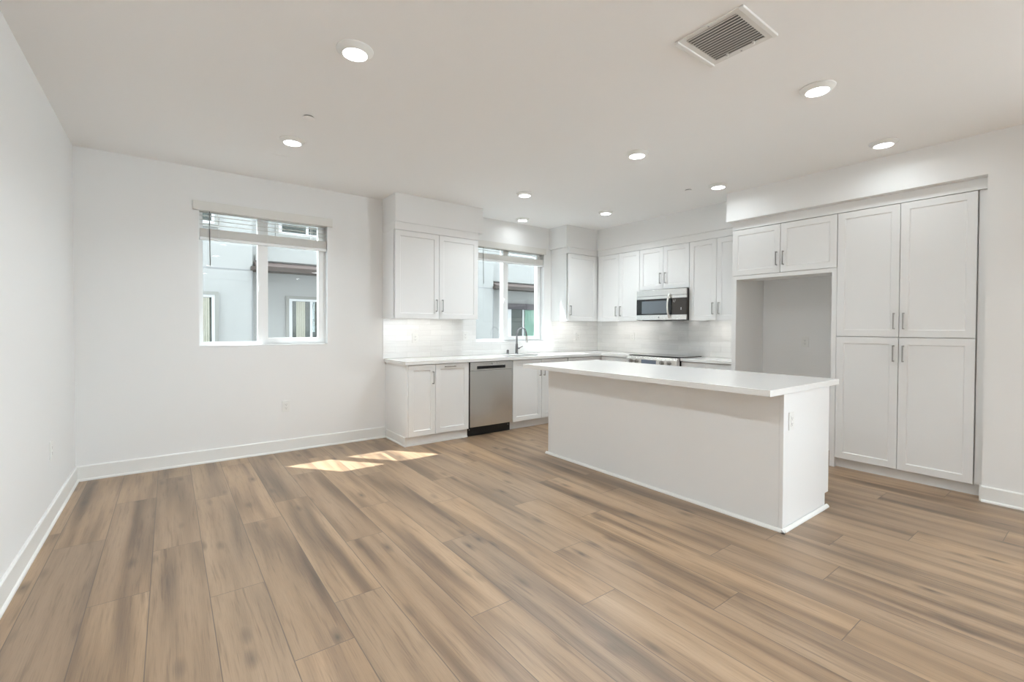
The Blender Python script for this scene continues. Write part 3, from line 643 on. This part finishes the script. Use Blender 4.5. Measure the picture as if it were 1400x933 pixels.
od = MB().slab([0.004, 0.12, rw - 0.12, rw - 0.006], [0.22, 0.34, 0.66, 0.795], lambda x, z: not (0.12 < x < rw - 0.12 and 0.34 < z < 0.66), 0.012, 0.055, 'y').build('oven_door', 'brightsteel', t)
MB().box(0.118, rw - 0.118, 0.016, 0.05, 0.338, 0.662).build('window', 'blackglass', od)
MB().tube([(0.06, -0.035, 0.755), (rw - 0.06, -0.035, 0.755)], 0.011, 12).box(0.07, 0.09, -0.035, 0.014, 0.747, 0.763).box(rw - 0.09, rw - 0.07, -0.035, 0.014, 0.747, 0.763).build('handle', 'steel', od, smooth=True)
MB().box(0.004, rw - 0.006, 0.012, 0.055, 0.05, 0.212, 0.003).build('drawer', 'brightsteel', t)
MB().box(0.02, 0.05, 0.08, 0.11, 0.0, 0.03).box(rw - 0.05, rw - 0.02, 0.08, 0.11, 0.0, 0.03).box(0.02, 0.05, 0.54, 0.57, 0.0, 0.03).box(rw - 0.05, rw - 0.02, 0.54, 0.57, 0.0, 0.03).build('feet', 'black', t)

# ---------------------------------------------------------------- island
ix0, ix1, iy0, iy1 = 3.711, 4.459, 1.282, 3.510     # body
t = thing('kitchen_island', 'long white panelled kitchen island standing on the wood floor', 'island', (ix0, iy0, 0))
iw, il = ix1 - ix0, iy1 - iy0
MB().box(0.0, 0.016, 0.021, il - 0.02, 0, 0.872).build('back_panel', 'cab', t)
ep = MB().slab([0.0, iw - 0.062, iw], [0, 0.100, 0.872], lambda x, z: not (x > iw - 0.062 and z < 0.1), 0.0, 0.018, 'y')
ep.build('end_panel', 'cab', t)
MB().box(-0.005, 0.034, -0.005, 0.0, 0.0, 0.872).box(-0.005, 0.0, 0.0, 0.018, 0.0, 0.872).build('corner_trim', 'cab', t)
MB().slab([0.0, iw - 0.062, iw], [0, 0.100, 0.872], lambda x, z: not (x > iw - 0.062 and z < 0.1), il - 0.018, il, 'y').build('end_panel', 'cab', t)
MB().box(0.018, iw - 0.021, 0.020, il - 0.020, 0.10, 0.872).build('carcass', 'cab', t)
MB().box(iw - 0.076, iw - 0.062, 0.020, il - 0.020, 0, 0.099).build('toe_kick', 'cab', t)
SM = [(0.0, 0.0), (-0.019, 0.0), (-0.019, 0.007), (-0.014, 0.015), (-0.006, 0.020), (0.0, 0.021)]
MB().prism([(a - 0.0055, b) for a, b in SM], 'y', -0.0245, il + 0.019).build('shoe_moulding', 'trim', t)
MB().prism([(a - 0.0055, b) for a, b in SM], 'x', -0.0245, iw - 0.044).build('shoe_moulding', 'trim', t)
# kitchen side: three drawer-and-door banks
u = bpy.data.objects.new('front_bank', None)
n = 3; bw = (il - 0.04) / n
for i in range(n):
    y0 = 0.02 + i * bw
    for kind, z0, z1, hz, ori in (('drawer', 0.716, 0.868, 0.792, 'h'), ('door', 0.103, 0.712, 0.60, 'v')):
        o = inst(kind, door_mesh(bw - 0.004, z1 - z0), t, (iw, y0 + 0.002, z0), math.pi / 2)
        if ori == 'h': inst('handle', HH, o, ((bw - 0.004) / 2, 0, hz - z0), label='brushed nickel bar handle')
        else: inst('handle', HV, o, (HO, 0, hz - z0), label='brushed nickel bar handle')
bpy.data.objects.remove(u)
tag(MB().box(3.486, 4.582, 1.262, 3.645, 0.874, CT, 0.003).build('countertop', 'quartz'), 'white quartz slab overhanging the kitchen island', 'countertop', 'white quartz worktops')
outlet('white outlet on the end panel of the island', (3.822, iy0, 0.690), 0)

# ================================================================ OUTSIDE
struct(MB().box(-0.15, XR + 0.15, YB - 0.15, D + 0.16, H + 0.2, 9.0).build('upper_storey', 'stucco'))  # unseen; added and raised to cut sky light on the neighbour
struct(MB().box(-9, 15, YB - 0.15, D + 0.16, -3.0, -0.25).build('lower_storey', 'stucco'))  # unseen; added to stop light passing under the building
for xa, xb in ((-9, -0.15), (XR + 0.15, 15)): struct(MB().box(xa, xb, 2.0, D + 0.16, -0.25, 9.0).build('adjoining_unit', 'stucco'))
NY = 9.64      # face of the neighbouring building
struct(MB().box(-12, 22, D + 0.3, 40, -3.2, -3.0).build('ground', 'concrete'))
t = thing('neighbour_building', 'white stucco building with brown pent roofs seen through both windows', 'building', (0, NY, 0))
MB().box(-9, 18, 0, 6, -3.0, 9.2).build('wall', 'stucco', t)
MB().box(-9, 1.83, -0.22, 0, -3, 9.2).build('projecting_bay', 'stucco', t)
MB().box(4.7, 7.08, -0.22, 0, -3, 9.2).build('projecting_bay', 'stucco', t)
MB().box(-9, 1.83, -0.223, -0.219, 2.278, 2.294).build('control_joint', 'joint', t)
MB().box(4.7, 7.08, -0.223, -0.219, 2.238, 2.254).build('control_joint', 'joint', t)
for x in (1.83, 7.08): MB().box(x - 0.012, x + 0.004, -0.224, -0.215, -3, 2.28).build('control_joint', 'joint', t)
for x0, x1 in ((1.80, 4.72), (7.06, 11.0)):
    dz = 0 if x0 < 5 else -0.05
    pr = MB().prism([(-0.30, 2.345 + dz), (-0.30, 2.375 + dz), (0.0, 2.480 + dz), (0.0, 2.345 + dz)], 'x', x0 + 0.08, x1 - 0.02).build('pent_roof', 'shingle', t)
    MB().box(x0, x1, -0.36, 0.0, 2.285 + dz, 2.350 + dz).build('fascia', 'fascia', pr)
    MB().box(x0 + 0.1, x1, -0.06, 0.0, 2.50 + dz, 2.60 + dz).build('flashing_band', 'stucco', pr)
def ext_window(x0, x1, z0, z1, y, sur, mull, frame_l=0.055, head=None, pane_strips=None):
    """surround > frame and pane; x0..x1, z0..z1 is the outside of the surround"""
    w = MB().slab([x0, x0 + sur, x1 - sur, x1], [z0, z0 + sur, z1 - sur, z1], lambda x, z: not (x0 + sur < x < x1 - sur and z0 + sur < z < z1 - sur), y - 0.03, y - 0.001, 'y').build('window', 'surround', t, label='grey window surround')
    a, b_, c, d = x0 + sur, x1 - sur, z0 + sur, z1 - sur; f = 0.045
    MB().slab([a, a + frame_l, mull - f / 2, mull + f / 2, b_ - f, b_], [c, c + f, d - f, d], lambda x, z: not ((a + frame_l < x < mull - f / 2 or mull + f / 2 < x < b_ - f) and c + f < z < d - f), y - 0.022, y - 0.001, 'y').build('frame', 'extframe', w)
    MB().box(a + f / 2, b_ - f / 2, y - 0.012, y - 0.008, c + f / 2, d - f / 2).build('pane', 'glass', w)
    MB().box(a + 0.01, b_ - 0.01, y - 0.0055, y - 0.001, c + 0.01, d - 0.01).build('dark_interior', 'dim', w)  # flat sheet; the unlit room behind the glass is painted dark
    if pane_strips:
        g = MB(); x = pane_strips[0]
        while x < pane_strips[1]: g.lathe([(0.022, c + 0.05), (0.022, d - 0.05)], 8, (x, y - 0.006, 0)) if False else g.prism([(x, y - 0.0075), (x + 0.012, y - 0.0095), (x + 0.03, y - 0.006), (x + 0.03, y - 0.0055), (x, y - 0.0055)], 'z', c + 0.05, d - 0.05); x += 0.033
        g.build('curtain', pane_strips[2], w)  # beige ones are real curtains; the green one is a painted reflection
    if head: MB().box(x0 - 0.02, x1 + 0.02, y - 0.06, y, z1 - head, z1).build('head_trim', 'purple', w, label='dark plum window head')
    return w
ext_window(0.15, 1.312, 0.2, 1.876, -0.22, 0.055, 0.62, pane_strips=(1.02, 1.16, 'curtain'))
ext_window(2.417, 3.55, 0.2, 1.868, 0.0, 0.055, 2.872, pane_strips=(2.60, 2.76, 'curtain'))
ext_window(0.15, 1.315, 2.98, 4.5, -0.22, 0.055, 0.60)
ext_window(2.240, 3.30, 2.98, 4.5, 0.0, 0.055, 2.800)
ext_window(7.640, 9.0, 0.2, 1.905, 0.0, 0.03, 8.185, 0.12, head=0.15, pane_strips=(8.25, 8.56, 'greencurtain'))
ext_window(7.640, 8.60, 3.10, 4.5, 0.0, 0.06, 7.92)
